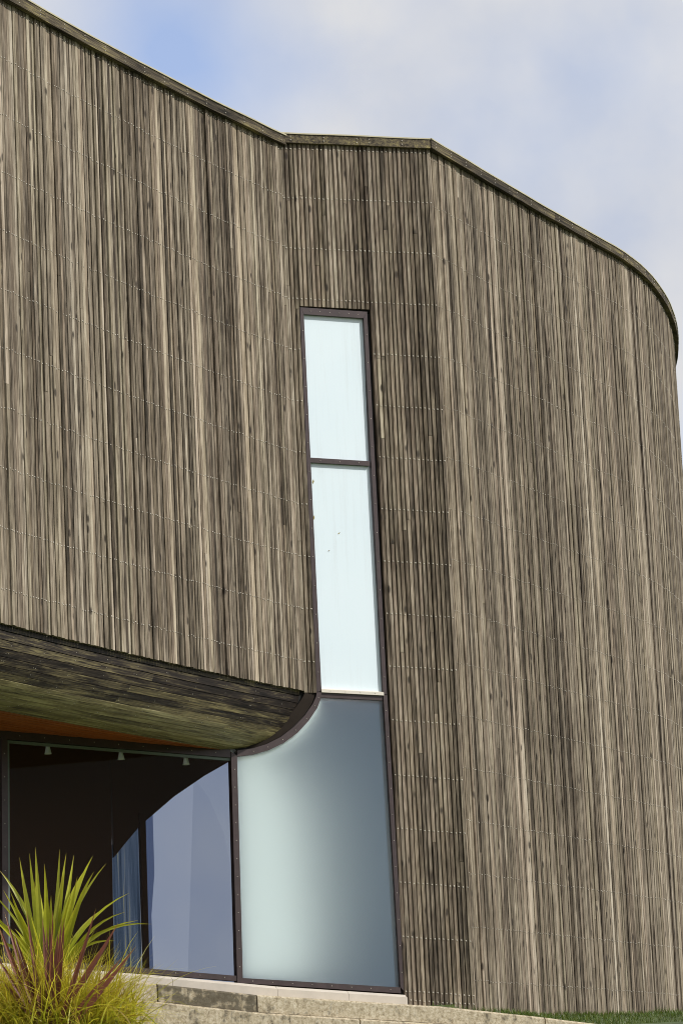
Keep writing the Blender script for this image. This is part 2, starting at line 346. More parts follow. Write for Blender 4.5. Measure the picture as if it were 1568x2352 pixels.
def wing(f, L, ztop, zbot, rows, phase, jit, joints, label, Lback, base_tone, zb_fn=None, spread=0.16, sr=0.0078):
    wall = backing('slat_wall', f, 0.0, Lback, (zbot if zb_fn is None else 3.0)+0.02, ztop, label=label)
    sw = Screws(); n = int(L/PITCHS)
    for k in range(n):
        t = (k+0.5)*PITCHS; p, tg, nn = f(t)
        zb = (zbot if zb_fn is None else zb_fn(t)) + random.uniform(-0.004, 0.004)
        prot = 0.046 + random.uniform(-1, 1)*jit + jit*0.9*mnoise.noise(Vector((k*0.21, phase, 4)))
        w = PITCHS - random.uniform(0.003, 0.010); tw = random.gauss(0, 0.05)
        cuts = [zb]
        if random.random() < joints: cuts.append(random.choice(rows) + random.choice((-0.3, -0.03, 0.25)) if random.random() < .5 else random.uniform(zb+0.8, ztop-0.8))
        cuts.append(ztop); cuts = sorted(c for c in cuts if c in (zb, ztop) or zb+0.3 < c < ztop-0.3); prs = []
        for z0, z1 in zip(cuts, cuts[1:]):
            if z1-z0 < 0.15: continue
            pr = prot + random.uniform(-1, 1)*jit*0.35; prs.append((z0, z1, pr))
            slat(wall, p, tg, nn, z0+(0.003 if z0 > zb else 0), z1, w, 0.004, pr, tone(k, phase, spread, base_tone), tw)
        for z in rows:
            if zb+0.03 < z < ztop and random.random() > 0.04: sw.dot(p+nn*(max(q[2] for q in prs if q[0] <= z <= q[1])+0.004)+tg*random.uniform(-0.004, 0.004)+Vector((0, 0, z+random.uniform(-0.010, 0.010))), nn, r=sr*random.uniform(0.8, 1.15))
    o = sw.build('screws', M['screw'], wall); o['kind'] = 'stuff'
    return wall
ROWS = [12.84-0.612*i for i in range(17)]
wallL = wing(LEFT, 7.6, 13.50, 7.0, [z+0.01 for z in ROWS] + [13.42], 1.0, 0.0105, 0.42, 'timber wall with screw rows above the dark soffit', 12.0, 0.525)
LAWN_B = [(0, 3.43), (0.8, 3.35), (2.0, 3.335), (4.0, 3.40), (6.5, 3.48), (12, 3.6), (16, 3.7)]
wallR = wing(RIGHT, 12.2, 13.555, 3.2, [z+0.03 for z in ROWS] + [13.46], 7.0, 0.0085, 0.30, 'long timber wall curving away to the side', 16.0, 0.52, zb_fn=lambda t: interp(t, LAWN_B)-0.06, spread=0.13, sr=0.0060)

# middle wall: battens with clear gaps, around the tall window
WIN_L, WIN_R, WIN_T, WIN_B = 0.262, 1.118, 11.51, 6.97
mb = MB()
def cbox(mb, s0, s1, z0, z1, o0, o1, skew=True):
    g = (lambda z, s: crow(z, s)) if skew else (lambda z, s: z)
    mb.hexa([C(s0, g(z0, s0), o1), C(s1, g(z0, s1), o1), C(s1, g(z1, s1), o1), C(s0, g(z1, s0), o1)],
            [C(s0, g(z0, s0), o0), C(s1, g(z0, s1), o0), C(s1, g(z1, s1), o0), C(s0, g(z1, s0), o0)])
cbox(mb, 0.06, CORNER, 11.50, 13.52, -0.12, 0.0)
cbox(mb, 0.06, WIN_L-0.005, 6.99, 11.49, -0.12, 0.0)
cbox(mb, WIN_R+0.005, CORNER, 3.3, 11.49, -0.12, 0.0)
wallC = mb.build('slat_wall', M['membrane'], building); wallC['label'] = 'narrow timber wall of spaced battens around the window'
sw = Screws(); n = 34; cp = (CORNER-SEAM)/n
for k in range(n+1):
    s = SEAM+(k+0.5)*cp; w = cp-0.0130
    zt = crow(13.50, s)
    if s < WIN_L: segs = [(6.98, zt)]; 
    elif s < WIN_R+0.006: segs = [(crow(11.53, s), zt)]
    else: segs = [(crow(3.44, s), zt)]
    prot = 0.050+random.uniform(-1, 1)*0.003
    for (a, b) in segs:
        cuts = [a, b]
        if b-a > 1.5 and random.random() < 0.35 + 0.3*(b-a > 4): cuts.append(random.uniform(a+0.4, b-0.4))
        if b-a > 4 and random.random() < 0.5: cuts.append(random.uniform(a+0.4, b-0.4))
        cuts = [c for i, c in enumerate(sorted(cuts)) if c in (a, b) or (a+0.3 < c < b-0.3)]
        if len(cuts) == 4 and cuts[2]-cuts[1] < 0.3: cuts.pop(2)
        for z0, z1 in zip(cuts, cuts[1:]):
            if z1-z0 < 0.15: continue
            slat(wallC, C(s, 0), CV, CN, z0+(0.004 if z0 > a else 0), z1, w, 0.004, prot+random.uniform(-1, 1)*0.003, tone(k, 4.0, 0.12, 0.51), random.gauss(0, 0.025), 0.003)
        for z in ROWS + [13.44, 3.56]:
            zz = crow(z, s)
            if a+0.04 < zz < b: sw.dot(C(s+random.uniform(-0.003, 0.003), zz+random.uniform(-0.005, 0.005), prot+0.004), CN, r=random.uniform(0.008, 0.010))
o = sw.build('screws', M['screw'], wallC); o['kind'] = 'stuff'

# ------------------------------------------------------------------ roof edge: fascia boards and drip edge
roof_v = []
for t in (12, 9, 6, 3, 0): roof_v.append(LEFT(t)[0])
for t in (0, 3, 6, 8, 10, 12, 14, 16): roof_v.append(RIGHT(t)[0])
roof_v += [Vector((-8, 53, 0)), Vector((-9.5, 30, 0))]
rv = [p+Vector((0, 0, 13.46)) for p in roof_v]; rn = len(rv)
roof = mk('roof', rv + [p+Vector((0, 0, 0.08)) for p in rv], [tuple(range(rn)), tuple(range(2*rn-1, rn-1, -1))] + [(i, (i+1) % rn, rn+(i+1) % rn, rn+i) for i in range(rn)], M['roof'], building)
def strip(name, f, t0, t1, z0f, z1f, o0, o1, mat, parent, step=0.3, color=None, wob=0.0):
    n = max(1, int((t1-t0)/step)); V = []; F = []
    for i in range(n+1):
        t = t0+(t1-t0)*i/n; p, tg, nn = f(t); z0, z1 = z0f(t), z1f(t); d = wob*mnoise.noise(Vector((t*1.7, z0, 5)))
        for (o, z) in ((o0, z0), (o1, z0), (o1, z1), (o0, z1)): V.append(p+nn*(o+d)+Vector((0, 0, z+d)))
    for i in range(n):
        for j in range(4): a, b = i*4+j, i*4+(j+1) % 4; F.append((a, b, b+4, a+4))
    F += [(3, 2, 1, 0), (n*4, n*4+1, n*4+2, n*4+3)]
    return mk(name, V, F, mat, parent, color=color)
def CP(t): return C(SEAM+t, 0), CV, CN
sw = Screws()
def fascia(f, breaks, z0f, z1f, o1=0.115):
    for a, b in zip(breaks, breaks[1:]):
        strip('fascia_board', f, a+0.002, b-0.002, z0f, z1f, 0.01, o1+random.uniform(-0.003, 0.003), M['fascia'], roof, color=(random.uniform(0.28, 0.48), random.random()*0.5, 0.2), wob=0.004)
        strip('drip_edge', f, a, b, lambda t: z1f(t)+0.003, lambda t: z1f(t)+0.018, -0.1, o1+0.010, M['drip'], roof, wob=0.004)
        t = a+0.12
        while t < b:
            p, tg, nn = f(t)
            for q in (0.3, 0.72): sw.dot(p+nn*(o1+0.005)+Vector((0, 0, z0f(t)+(z1f(t)-z0f(t))*q)), nn)
            t += 0.42
fascia(LEFT, [0.0, 2.6, 5.2, 8.0, 12.0], lambda t: 13.47, lambda t: 13.575)
fascia(RIGHT, [-0.04, 2.3, 3.6, 5.9, 7.3, 9.6, 12.5, 16.0], lambda t: interp(t, [(0, 13.56), (3, 13.52)]), lambda t: interp(t, [(0, 13.662), (3, 13.622)]))
fascia(CP, [0.0, 1.0, CORNER-SEAM+0.04], lambda t: 13.495+0.034*t, lambda t: 13.597+0.035*t, o1=0.10)
o = sw.build('screws', M['screw'], roof); o['kind'] = 'stuff'

# ------------------------------------------------------------------ rounded soffit under the overhanging wing, and its ceiling
PROF = [(0.098, 7.035), (0.090, 6.93), (0.045, 6.76), (-0.08, 6.60), (-0.26, 6.465), (-0.46, 6.380), (-0.66, 6.338), (-0.86, 6.325)]
def prof_at(u, P):
    L = [0]
    for a, b in zip(P, P[1:]): L.append(L[-1]+math.hypot(b[0]-a[0], b[1]-a[1]))
    x = u*L[-1]
    for i in range(len(P)-1):
        if x <= L[i+1] or i == len(P)-2:
            q = (x-L[i])/(L[i+1]-L[i]); s = P[i][0]+(P[i+1][0]-P[i][0])*q; z = P[i][1]+(P[i+1][1]-P[i][1])*q
            # smooth normal from neighbours
            return s, z
def smooth_prof(P, n):
    out_ = [prof_at(i/n, P) for i in range(n+1)]
    for _ in range(2): out_ = [out_[0]] + [((a[0]+2*b[0]+c[0])/4, (a[1]+2*b[1]+c[1])/4) for a, b, c in zip(out_, out_[1:], out_[2:])] + [out_[-1]]
    return out_
def sweep(t, s, z): 
    p, tg, nn = LEFT(t); return p + CV*(s-0.115) + Vector((0, 0, z))
def sheet(name, pp, t1, mat, inset):
    nT = 14; V = []; F = []; nu = len(pp)
    for i in range(nT+1):
        for (s, z) in pp: V.append(sweep(t1*i/nT, s-inset, z+inset))
    for i in range(nT):
        for j in range(nu-1): a = i*nu+j; F.append((a, a+1, a+nu+1, a+nu))
    return mk(name, V, F, mat, building)
def planks(parent, pp, t1, mat, cuts_at, tones, sw=None, thick=0.02, gap=0.005):
    for j in range(len(pp)-1):
        (s0, z0), (s1, z1) = pp[j], pp[j+1]
        l = math.hypot(s1-s0, z1-z0); du = ((s1-s0)/l, (z1-z0)/l); nrm = (-du[1], du[0])
        # normal must point down/out of the volume
        if nrm[1] > 0 or (abs(nrm[1]) < 1e-6 and nrm[0] < 0): nrm = (-nrm[0], -nrm[1])
        a = (s0+du[0]*gap, z0+du[1]*gap); b = (s1-du[0]*gap, z1-du[1]*gap); pr = random.uniform(-0.002, 0.002)
        ts = [0.0] + sorted(random.uniform(0.8, t1-0.8) for _ in range(cuts_at)) + [t1]
        for ta, tb in zip(ts, ts[1:]):
            if tb-ta < 0.05: continue
            n = max(2, int((tb-ta)/0.7)); V = []; F = []
            for i in range(n+1):
                t = ta+0.002+(tb-ta-0.004)*i/n
                for (q, d) in ((a, -thick), (b, -thick), (b, pr), (a, pr)): V.append(sweep(t, q[0]+nrm[0]*d, q[1]+nrm[1]*d))
            for i in range(n):
                for k in range(4): x, y = i*4+k, i*4+(k+1) % 4; F.append((x, y, y+4, x+4))
            F += [(3, 2, 1, 0), tuple(n*4+k for k in range(4))]
            tv = tones(j/(len(pp)-1))
            mk('plank', V, F, mat, parent, color=(max(0, min(1, tv+random.gauss(0, 0.07))), random.random()*0.8, random.random()*0.4))
        if sw is not None:
            mid = ((a[0]+b[0])/2, (a[1]+b[1])/2); n3 = (CV*nrm[0] + Vector((0, 0, nrm[1]))).normalized(); t = 0.35
            while t < t1:
                for dt in ((0,) if random.random() < .8 else (0, 0.04)): sw.dot(sweep(t+dt+random.uniform(-.01, .01), mid[0]+nrm[0]*(pr+0.001), mid[1]+nrm[1]*(pr+0.001)), n3, up=Vector((0.3, 0.9, 0.1)), r=0.006)
                t += 0.62
pp = smooth_prof(PROF, 15)
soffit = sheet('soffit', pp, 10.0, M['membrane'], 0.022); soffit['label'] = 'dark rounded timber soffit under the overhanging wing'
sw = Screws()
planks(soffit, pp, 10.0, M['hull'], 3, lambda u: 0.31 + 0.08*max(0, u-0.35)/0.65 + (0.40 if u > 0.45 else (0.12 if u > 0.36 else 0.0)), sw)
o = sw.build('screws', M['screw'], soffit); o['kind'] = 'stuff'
ceil_p = [(-0.865-0.075*i, 6.325+0.0806*(0.075*i)) for i in range(36)]
ceiling = sheet('ceiling', ceil_p, 10.0, M['membrane'], 0.022); ceiling['label'] = 'orange timber ceiling behind the rounded soffit'
planks(ceiling, ceil_p, 10.0, M['ceiling'], 1, lambda u: 0.5)

# ------------------------------------------------------------------ window: frame, transom, sill, panes
mb = MB()
FO, FI = 0.046, -0.05
def bar(mb, a, b, c, d, o0=FI, o1=FO):      # quad a,b,c,d in (s,z), extruded
    mb.hexa([C(*q, o1) for q in (a, b, c, d)], [C(*q, o0) for q in (a, b, c, d)])
# jambs of the tall light
bar(mb, (0.256, 6.99), (0.314, 7.0), (0.306, 11.44), (0.262, 11.52))
bar(mb, (1.072, 6.97), (1.118, 6.967), (1.104, 11.51), (1.058, 11.43))
bar(mb, (0.266, 11.515), (0.312, 11.435), (1.052, 11.425), (1.100, 11.505))
# right jamb of the lower light
bar(mb, (1.106, 3.635), (1.156, 3.575), (1.120, 6.960), (1.073, 6.962))
# curved bar
AI = [(0.313, 6.985), (0.30, 6.91), (0.253, 6.805), (0.139, 6.655), (0.001, 6.520), (-0.163, 6.408), (-0.35, 6.322), (-0.535, 6.272), (-0.735, 6.247)]
AO = [(0.256, 6.985), (0.243, 6.93), (0.200, 6.850), (0.090, 6.710), (-0.05, 6.580), (-0.205, 6.470), (-0.38, 6.388), (-0.55, 6.340), (-0.735, 6.315)]
for i in range(len(AI)-1): bar(mb, AI[i], AO[i], AO[i+1], AI[i+1])
# head and bottom rails of the wide dark light, bottom rail of the frosted light
bar(mb, (-5.2, 6.57), (-0.815, 6.234), (-0.815, 6.325), (-5.2, 6.675))
bar(mb, (-5.2, 4.235), (-5.2, 4.165), (-0.848, 3.745), (-0.846, 3.803))
bar(mb, (-0.778, 3.777), (-0.778, 3.722), (1.108, 3.565), (1.106, 3.63))
window = mb.build('window', M['frame'], building); window['label'] = 'tall narrow window with a curved frame and wide lower panes'
mb = MB(); bar(mb, (-0.846, 3.72), (-0.780, 3.715), (-0.742, 6.255), (-0.812, 6.30), -0.05, 0.055); mb.build('mullion', M['frame'], window)
mb = MB(); bar(mb, (-3.52, 4.0), (-3.455, 3.99), (-3.40, 6.44), (-3.47, 6.45), -0.05, 0.055); mb.build('mullion', M['frame'], window)
mb = MB(); bar(mb, (0.300, 9.668), (1.046, 9.652), (1.046, 9.708), (0.300, 9.724), -0.05, 0.042); mb.build('transom', M['frame'], window)
mb = MB(); mb.hexa([C(0.312, 6.985, 0.055), C(1.076, 6.955, 0.055), C(1.076, 6.99, 0.055), C(0.312, 7.02, 0.055)], [C(0.312, 6.985, -0.04), C(1.076, 6.955, -0.04), C(1.076, 7.02, -0.04), C(0.312, 7.05, -0.04)])
mb.build('sill', M['sill_white'], window)
mb = MB()
bar(mb, (0.308, 6.93), (1.076, 6.90), (1.076, 6.953), (0.312, 6.983), -0.05, 0.03); mb.build('transom', M['frame'], window)
# thin pale beads round the dark pane
mb = MB(); bar(mb, (-3.397, 6.395), (-0.815, 6.202), (-0.815, 6.231), (-3.397, 6.424), -0.02, 0.02); bar(mb, (-3.452, 4.08), (-3.425, 4.075), (-3.372, 6.39), (-3.398, 6.42), -0.02, 0.021); mb.build('glazing_bead', M['bead'], window)
def pane(pts, mat, off=0.0, th=0.012, label=None, thin=False):
    n = len(pts)
    if thin: V = [C(*q, off) for q in pts]; F = [tuple(range(n))]
    else:
        V = [C(*q, off) for q in pts] + [C(*q, off-th) for q in pts]; F = [tuple(range(n)), tuple(range(2*n-1, n-1, -1))] + [(i, n+i, n+(i+1) % n, (i+1) % n) for i in range(n)]
    o = mk('pane', V, F, mat, window)
    if label: o['label'] = label
    return o
pane([(0.30, 9.71), (1.05, 9.70), (1.065, 11.44), (0.30, 11.45)], M['pane_white'], 0.0, label='upper white pane')
pane([(0.305, 7.0), (1.08, 6.99), (1.052, 9.665), (0.298, 9.68)], M['pane_white'], 0.0, label='long white pane')
fp = [(1.110, 3.62), (1.075, 6.93), (0.31, 6.96)] + [(s-0.008, z+0.008) for s, z in AI[1:]] + [(-0.785, 3.76)]
pane(fp, M['pane_frost'], 0.0, label='frosted pane with a rounded upper corner', thin=True)
pane([(-3.46, 4.05), (-0.845, 3.78), (-0.81, 6.25), (-3.40, 6.44)], M['glass'], 0.0, label='dark clear pane under the soffit', thin=True)
pane([(-5.2, 4.2), (-3.52, 4.05), (-3.47, 6.45), (-5.2, 6.6)], M['glass'], 0.0, label='dark clear pane beyond the mullion', thin=True)
sw = Screws()
def srow(a, b, n, off=FO+0.002):
    for i in range(n):
        q = (i+0.5)/n; sw.dot(C(a[0]+(b[0]-a[0])*q, a[1]+(b[1]-a[1])*q, off), CN, r=0.0055)
srow((0.284, 7.05), (0.286, 11.4), 13); srow((1.096, 7.0), (1.082, 11.4), 13); srow((1.131, 3.65), (1.096, 6.93), 11); srow((0.33, 11.475), (1.05, 11.465), 6)
srow((-0.78, 3.75), (1.1, 3.6), 8); srow((-0.812, 3.8), (-0.778, 6.2), 12, 0.057); srow((-3.4, 4.04), (-0.85, 3.775), 9); srow((-3.4, 6.48), (-0.85, 6.28), 9); srow((0.31, 9.69), (1.03, 9.68), 3, 0.044); srow((0.33, 7.005), (1.06, 6.975), 4, 0.057); srow((-3.487, 4.1), (-3.437, 6.4), 9, 0.057)
for i in range(1, len(AI)-1): sw.dot(C((AI[i][0]+AO[i][0])/2, (AI[i][1]+AO[i][1])/2, FO+0.002), CN, r=0.0055)
o = sw.build('screws', M['screw'], window); o['kind'] = 'stuff'
# flecks of bird dirt and leaf litter stuck on the long pane
for (s, z, a, l) in [(0.635, 8.85, 0.6, 0.02), (0.33, 9.02, 1.3, 0.035), (0.50, 8.64, 0.2, 0.015), (0.345, 9.45, 1.4, 0.03)]:
    ca, sa = math.cos(a)*l, math.sin(a)*l
    mk('dirt_fleck', [C(s-ca, z-sa, 0.002), C(s+sa*.35, z-ca*.35, 0.005), C(s+ca, z+sa, 0.003), C(s-sa*.3, z+ca*.3, 0.006)], [(0, 1, 2, 3)], M['fascia'], window)

# flashing strip between soffit boards and the curved bar
V = []; F = []
for i, (s, z) in enumerate(AO[:-1]): V += [C(s-0.005, z+0.002, 0.02), C(s-0.12, z+0.075, 0.05)]
for i in range(len(AO)-2): F.append((2*i, 2*i+1, 2*i+3, 2*i+2))
mk('flashing', V, F, plain('brown_flashing', (0.03, 0.023, 0.018), 0.85, 0, 0.4, 8, spec=0.1), soffit)

V = []; F = []          # closing plate where the soffit meets the glazing
for i in range(len(AO)):
    u = i/(len(AO)-1); a = prof_at(min(1, u*0.92), PROF); V += [C(a[0]-0.12, a[1]+0.12, 0.012), C(AO[i][0]+0.01, AO[i][1]-0.005, 0.012)]
V[0] = C(0.0, 7.3, 0.012); V[1] = C(0.262, 7.3, 0.012); V.insert(2, C(0.26, 6.985, 0.011)); V.insert(2, C(-0.02, 7.1, 0.011))
for i in range(len(V)//2-1): F.append((2*i, 2*i+1, 2*i+3, 2*i+2))
mk('end_plate', V, F, M['membrane'], soffit)
# ------------------------------------------------------------------ rooms behind the glass
mb = MB()
mb.hexa([C(-5.4, 4.05, -0.06), C(2.0, 3.45, -0.06), C(2.0, 3.5, -0.06), C(-5.4, 4.1, -0.06)], [C(-5.4, 4.05, -2.9), C(2.0, 3.45, -2.9), C(2.0, 3.5, -2.9), C(-5.4, 4.1, -2.9)])      # floor
mb.hexa([C(-5.4, 6.8, -0.06), C(2.0, 6.8, -0.06), C(2.0, 6.9, -0.06), C(-5.4, 6.9, -0.06)], [C(-5.4, 6.8, -2.9), C(2.0, 6.8, -2.9), C(2.0, 6.9, -2.9), C(-5.4, 6.9, -2.9)])
mb.hexa([C(-5.5, 3.9, -0.06), C(-5.4, 3.9, -0.06), C(-5.4, 6.9, -0.06), C(-5.5, 6.9, -0.06)], [C(-5.5, 3.9, -2.9), C(-5.4, 3.9, -2.9), C(-5.4, 6.9, -2.9), C(-5.5, 6.9, -2.9)])
mb.hexa([C(1.9, 3.4, -0.14), C(2.0, 3.4, -0.14), C(2.0, 6.9, -0.14), C(1.9, 6.9, -0.14)], [C(1.9, 3.4, -2.9), C(2.0, 3.4, -2.9), C(2.0, 6.9, -2.9), C(1.9, 6.9, -2.9)])
room = mb.build('room', M['interior'], building); room['label'] = 'dark room behind the lower panes'
ARCH = [(-1.46, 4.0), (-1.455, 4.3), (-1.404, 5.384), (-1.247, 5.563), (-1.067, 5.758), (-0.91, 5.881), (-0.629, 6.104), (-0.234, 6.354), (0.134, 6.549), (0.30, 6.62)]
mb = MB()
for o0 in (-2.5,):
    mb.hexa([C(-5.4, 3.8, o0), C(-1.455, 3.8, o0), C(-1.402, 6.85, o0), C(-5.4, 6.85, o0)], [C(-5.4, 3.8, o0-.06), C(-1.455, 3.8, o0-.06), C(-1.402, 6.85, o0-.06), C(-5.4, 6.85, o0-.06)])
    for a, b in zip(ARCH[2:], ARCH[3:]):
        mb.hexa([C(*a, o0), C(*b, o0), C(b[0], 6.85, o0), C(a[0], 6.85, o0)], [C(*a, o0-.06), C(*b, o0-.06), C(b[0], 6.85, o0-.06), C(a[0], 6.85, o0-.06)])
    mb.hexa([C(0.30, 3.4, o0), C(1.95, 3.4, o0), C(1.95, 6.85, o0), C(0.30, 6.85, o0)], [C(0.30, 3.4, o0-.06), C(1.95, 3.4, o0-.06), C(1.95, 6.85, o0-.06), C(0.30, 6.85, o0-.06)])
mb.build('reflected_hull_shape', M['interior'], room)  # added dark wall imitating the hull's reflection in the pane
def rpane(pts, mat): mk('reflected_sky_pane', [C(*q, -2.53) for q in pts], [tuple(range(len(pts)))], mat, room)  # added sheets imitating the sky reflected in the dark pane
rpane([(-1.46, 3.7), (-1.10, 3.7), (-1.08, 5.80), (-1.46, 5.5)], M['tint_c'])
rpane([(-1.04, 3.7), (-0.955, 3.7), (-0.955, 4.7), (-0.90, 5.2), (-0.895, 5.95), (-1.02, 5.9)], M['tint_b'])
rpane([(-0.955, 3.7), (-0.55, 3.7), (-0.36, 6.4), (-0.895, 6.0), (-0.90, 5.2), (-0.955, 4.7)], M['tint_a'])
rpane([(-0.55, 3.7), (0.32, 3.7), (0.32, 6.75), (-0.36, 6.4)], M['tint_d'])
mb = MB(); mb.hexa([C(-1.10, 3.6, -2.44), C(-1.035, 3.6, -2.44), C(-1.015, 5.9, -2.44), C(-1.085, 5.9, -2.44)], [C(-1.10, 3.6, -2.52), C(-1.035, 3.6, -2.52), C(-1.015, 5.9, -2.52), C(-1.085, 5.9, -2.52)]); mb.build('reflected_band', M['interior'], room)  # added upright imitating a dark band of the reflection
# added white reflector behind the frosted pane, bent away to make its gradient
V = []; F = []; cur = [(-0.772, -0.07), (-0.6, -0.085), (-0.4, -0.10), (-0.2, -0.13), (-0.05, -0.18), (0.08, -0.26), (0.20, -0.38), (0.30, -0.54), (0.38, -0.75), (0.44, -1.0), (0.48, -1.4)]
zs = [3.5, 4.6, 5.3, 5.8, 6.2, 6.5, 6.8]; sh = [0.06, 0.03, 0.0, -0.09, -0.25, -0.45, -0.6]
for i, (s, o_) in enumerate(cur):
    for z, h in zip(zs, sh): V.append(C(s+h*min(1, i/4), z, o_))
nzs = len(zs)
for i in range(len(cur)-1):
    for j in range(nzs-1): F.append((i*nzs+j, (i+1)*nzs+j, (i+1)*nzs+j+1, i*nzs+j+1))
part = mk('gradient_reflector', V, F, M['reflector'], room, smooth=True)
V = []; F = []          # added white strip behind the curved bar to brighten the pane's rim
for s, z in AI: V += [C(s, z+0.012, -0.005), C(s-0.01, z+0.025, -0.14)]
for i in range(len(AI)-1): F.append((2*i, 2*i+1, 2*i+3, 2*i+2))
mk('edge_reflector', V, F, M['reflector'], window)
V = []; F = []          # added white strip close behind the frosted pane for a bright curved rim
for s, z in AI:
    q = Vector((0.62-s, 5.9-z)); q.normalize(); V += [C(s, z, -0.012), C(s+q.x*0.045, z+q.y*0.045, -0.018), C(s+q.x*0.075, z+q.y*0.075, -0.10)]
for i in range(len(AI)-1):
    for j in (0, 1): F.append((3*i+j, 3*i+j+1, 3*i+j+4, 3*i+j+3))
mk('rim_reflector', V, F, M['reflector'], window)

# ------------------------------------------------------------------ three lamps hanging inside the dark pane
for (s, z, pl) in [(-2.869, 6.352, 'small pale cone lamp hanging inside the dark pane, farthest from the frosted pane'), (-2.023, 6.291, 'small pale cone lamp hanging inside the dark pane between the other two lamps'), (-1.261, 6.234, 'small pale cone lamp hanging inside the dark pane, nearest the frosted pane')]:
    e = tag(empty('cone_lamp', C(s, z, -0.2)), pl, 'lamp', 'cone lamps inside the dark pane')
    prof = [(0.016, 0.055), (0.020, 0.05), (0.024, 0.02), (0.036, -0.035), (0.040, -0.05), (0.034, -0.05), (0.02, 0.0)]
    V = []; F = []
    for r, h in prof:
        for i in range(14): a = i*2*math.pi/14; V.append(C(s, z+h, -0.2)+Vector((math.cos(a)*r, math.sin(a)*r, 0)))
    for k in range(len(prof)-1):
        for i in range(14): a = k*14+i; b = k*14+(i+1) % 14; F.append((a, b, b+14, a+14))
    F.append(tuple(range(13, -1, -1)))
    mk('lamp_shade', V, F, M['lamp'], e, smooth=True)
    V = []; F = []
    for h in (0.054, 0.45):
        for i in range(8): a = i*math.pi/4; V.append(C(s, z+h, -0.2)+Vector((math.cos(a)*.007, math.sin(a)*.007, 0)))
    for i in range(8): F.append((i, (i+1) % 8, 8+(i+1) % 8, 8+i))
    mk('stem', V, F, M['lamp'], e)

# ------------------------------------------------------------------ concrete sill course under the panes
mb = MB()
def ztop_sill(s): return interp(s, [(-5.2, 4.15), (-2.06, 3.868), (-0.80, 3.712), (1.155, 3.548)])
for s0, s1 in ((-5.2, -3.4), (-3.4, -1.62), (-1.62, -0.4), (-0.4, 0.45), (0.45, 1.155)):
    mbb = MB(); a, b = s0+0.002, s1-0.002
    mbb.hexa([C(a, ztop_sill(a)-0.30, 0.12), C(b, ztop_sill(b)-0.30, 0.12), C(b, ztop_sill(b)-0.035, 0.12), C(a, ztop_sill(a)-0.035, 0.12)], [C(a, ztop_sill(a)-0.30, -0.3), C(b, ztop_sill(b)-0.30, -0.3), C(b, ztop_sill(b)-0.035, -0.3), C(a, ztop_sill(a)-0.035, -0.3)])
    mbb.hexa([C(a, ztop_sill(a)-0.034, 0.095), C(b, ztop_sill(b)-0.034, 0.095), C(b, ztop_sill(b)-0.004, 0.06), C(a, ztop_sill(a)-0.004, 0.06)], [C(a, ztop_sill(a)-0.034, -0.28), C(b, ztop_sill(b)-0.034, -0.28), C(b, ztop_sill(b)-0.004, -0.28), C(a, ztop_sill(a)-0.004, -0.28)])
    mbb.build('sill_stone', M['concrete'], window)

# ------------------------------------------------------------------ granite retaining wall, two courses
STOP = [(-6.0, 4.18), (-2.21, 3.764), (-0.711, 3.575), (1.515, 3.39), (2.756, 3.237), (3.249, 3.165), (7.0, 2.75)]
def stz(s): return interp(s, STOP)
rw = tag(empty('stone_wall', C(-0.5, 2.9, 0.4)), 'low stained granite block wall below the window panes', 'wall')
def block(s0, s1, ztf, h, o_front, o_back, stain):
    n = max(2, int((s1-s0)/0.3)); V = []; F = []; ch = 0.020; seed = random.random()*40
    for i in range(n+1):
        s = s0+(s1-s0)*i/n; zt = ztf(s)
        j = lambda k: 0.006*mnoise.noise(Vector((s*4+seed, k, 0)))
        for (o_, z) in ((o_back, zt-h), (o_front+j(1), zt-h+0.004), (o_front+j(2), zt-ch+j(3)), (o_front-ch*1.4, zt+j(4)*.5), (o_back, zt)): V.append(C(s, z, o_))
    for i in range(n):
        for k in range(5): a, b = i*5+k, i*5+(k+1) % 5; F.append((a, b, b+5, a+5))
    F += [(4, 3, 2, 1, 0), tuple(n*5+k for k in range(5))]
    mk('stone_block', V, F, M['stone'], rw, color=(stain, 0, 0))
c1 = [(-6.0, -4.1, .3), (-4.1, -2.9, .5), (-2.9, -1.866, 0.05), (-1.856, -0.716, 0.95), (-0.708, 2.752, 0.30), (2.762, 5.0, 0.25), (5.01, 7.0, 0.3)]
for a, b, st_ in c1: block(a+0.003, b-0.003, stz, 0.195, 0.30, -0.1, st_)
c2 = [(-5.0, -3.0, .4), (-3.0, -0.35, 0.42), (-0.35, 0.47, 0.35), (0.48, 2.1, 0.3), (2.11, 4.4, 0.3), (4.41, 7.0, .4)]
for a, b, st_ in c2: block(a+0.003, b-0.003, lambda s: stz(s)-0.197, 0.33, 0.35, -0.1, st_)
c3 = [(-5.0, -2.2, .4), (-2.2, 0.9, 0.42), (0.9, 3.5, 0.35), (3.51, 7.0, 0.3)]
for a, b, st_ in c3: block(a+0.003, b-0.003, lambda s: stz(s)-0.53, 0.45, 0.39, -0.1, st_)

# ------------------------------------------------------------------ lawn bank at the foot of the curved wall
def lawn_pt(t, q):
    p, tg, nn = RIGHT(t); a = p - nn*0.02 + Vector((0, 0, interp(t, LAWN_B)))
    s = 1.2 + t*0.75; b = C(s, stz(s)-0.015, 0.27)
    r = a.lerp(b, q); r.z += 0.012*mnoise.noise(Vector((r.x*2, r.y*2, 0))); return r
nt, nq = 60, 12
V = [lawn_pt(16*i/nt, j/nq) for i in range(nt+1) for j in range(nq+1)]
F = [(i*(nq+1)+j, i*(nq+1)+j+1, (i+1)*(nq+1)+j+1, (i+1)*(nq+1)+j) for i in range(nt) for j in range(nq)]
tag(mk('terrain', V, F, M['ground'], smooth=True), kind='structure')

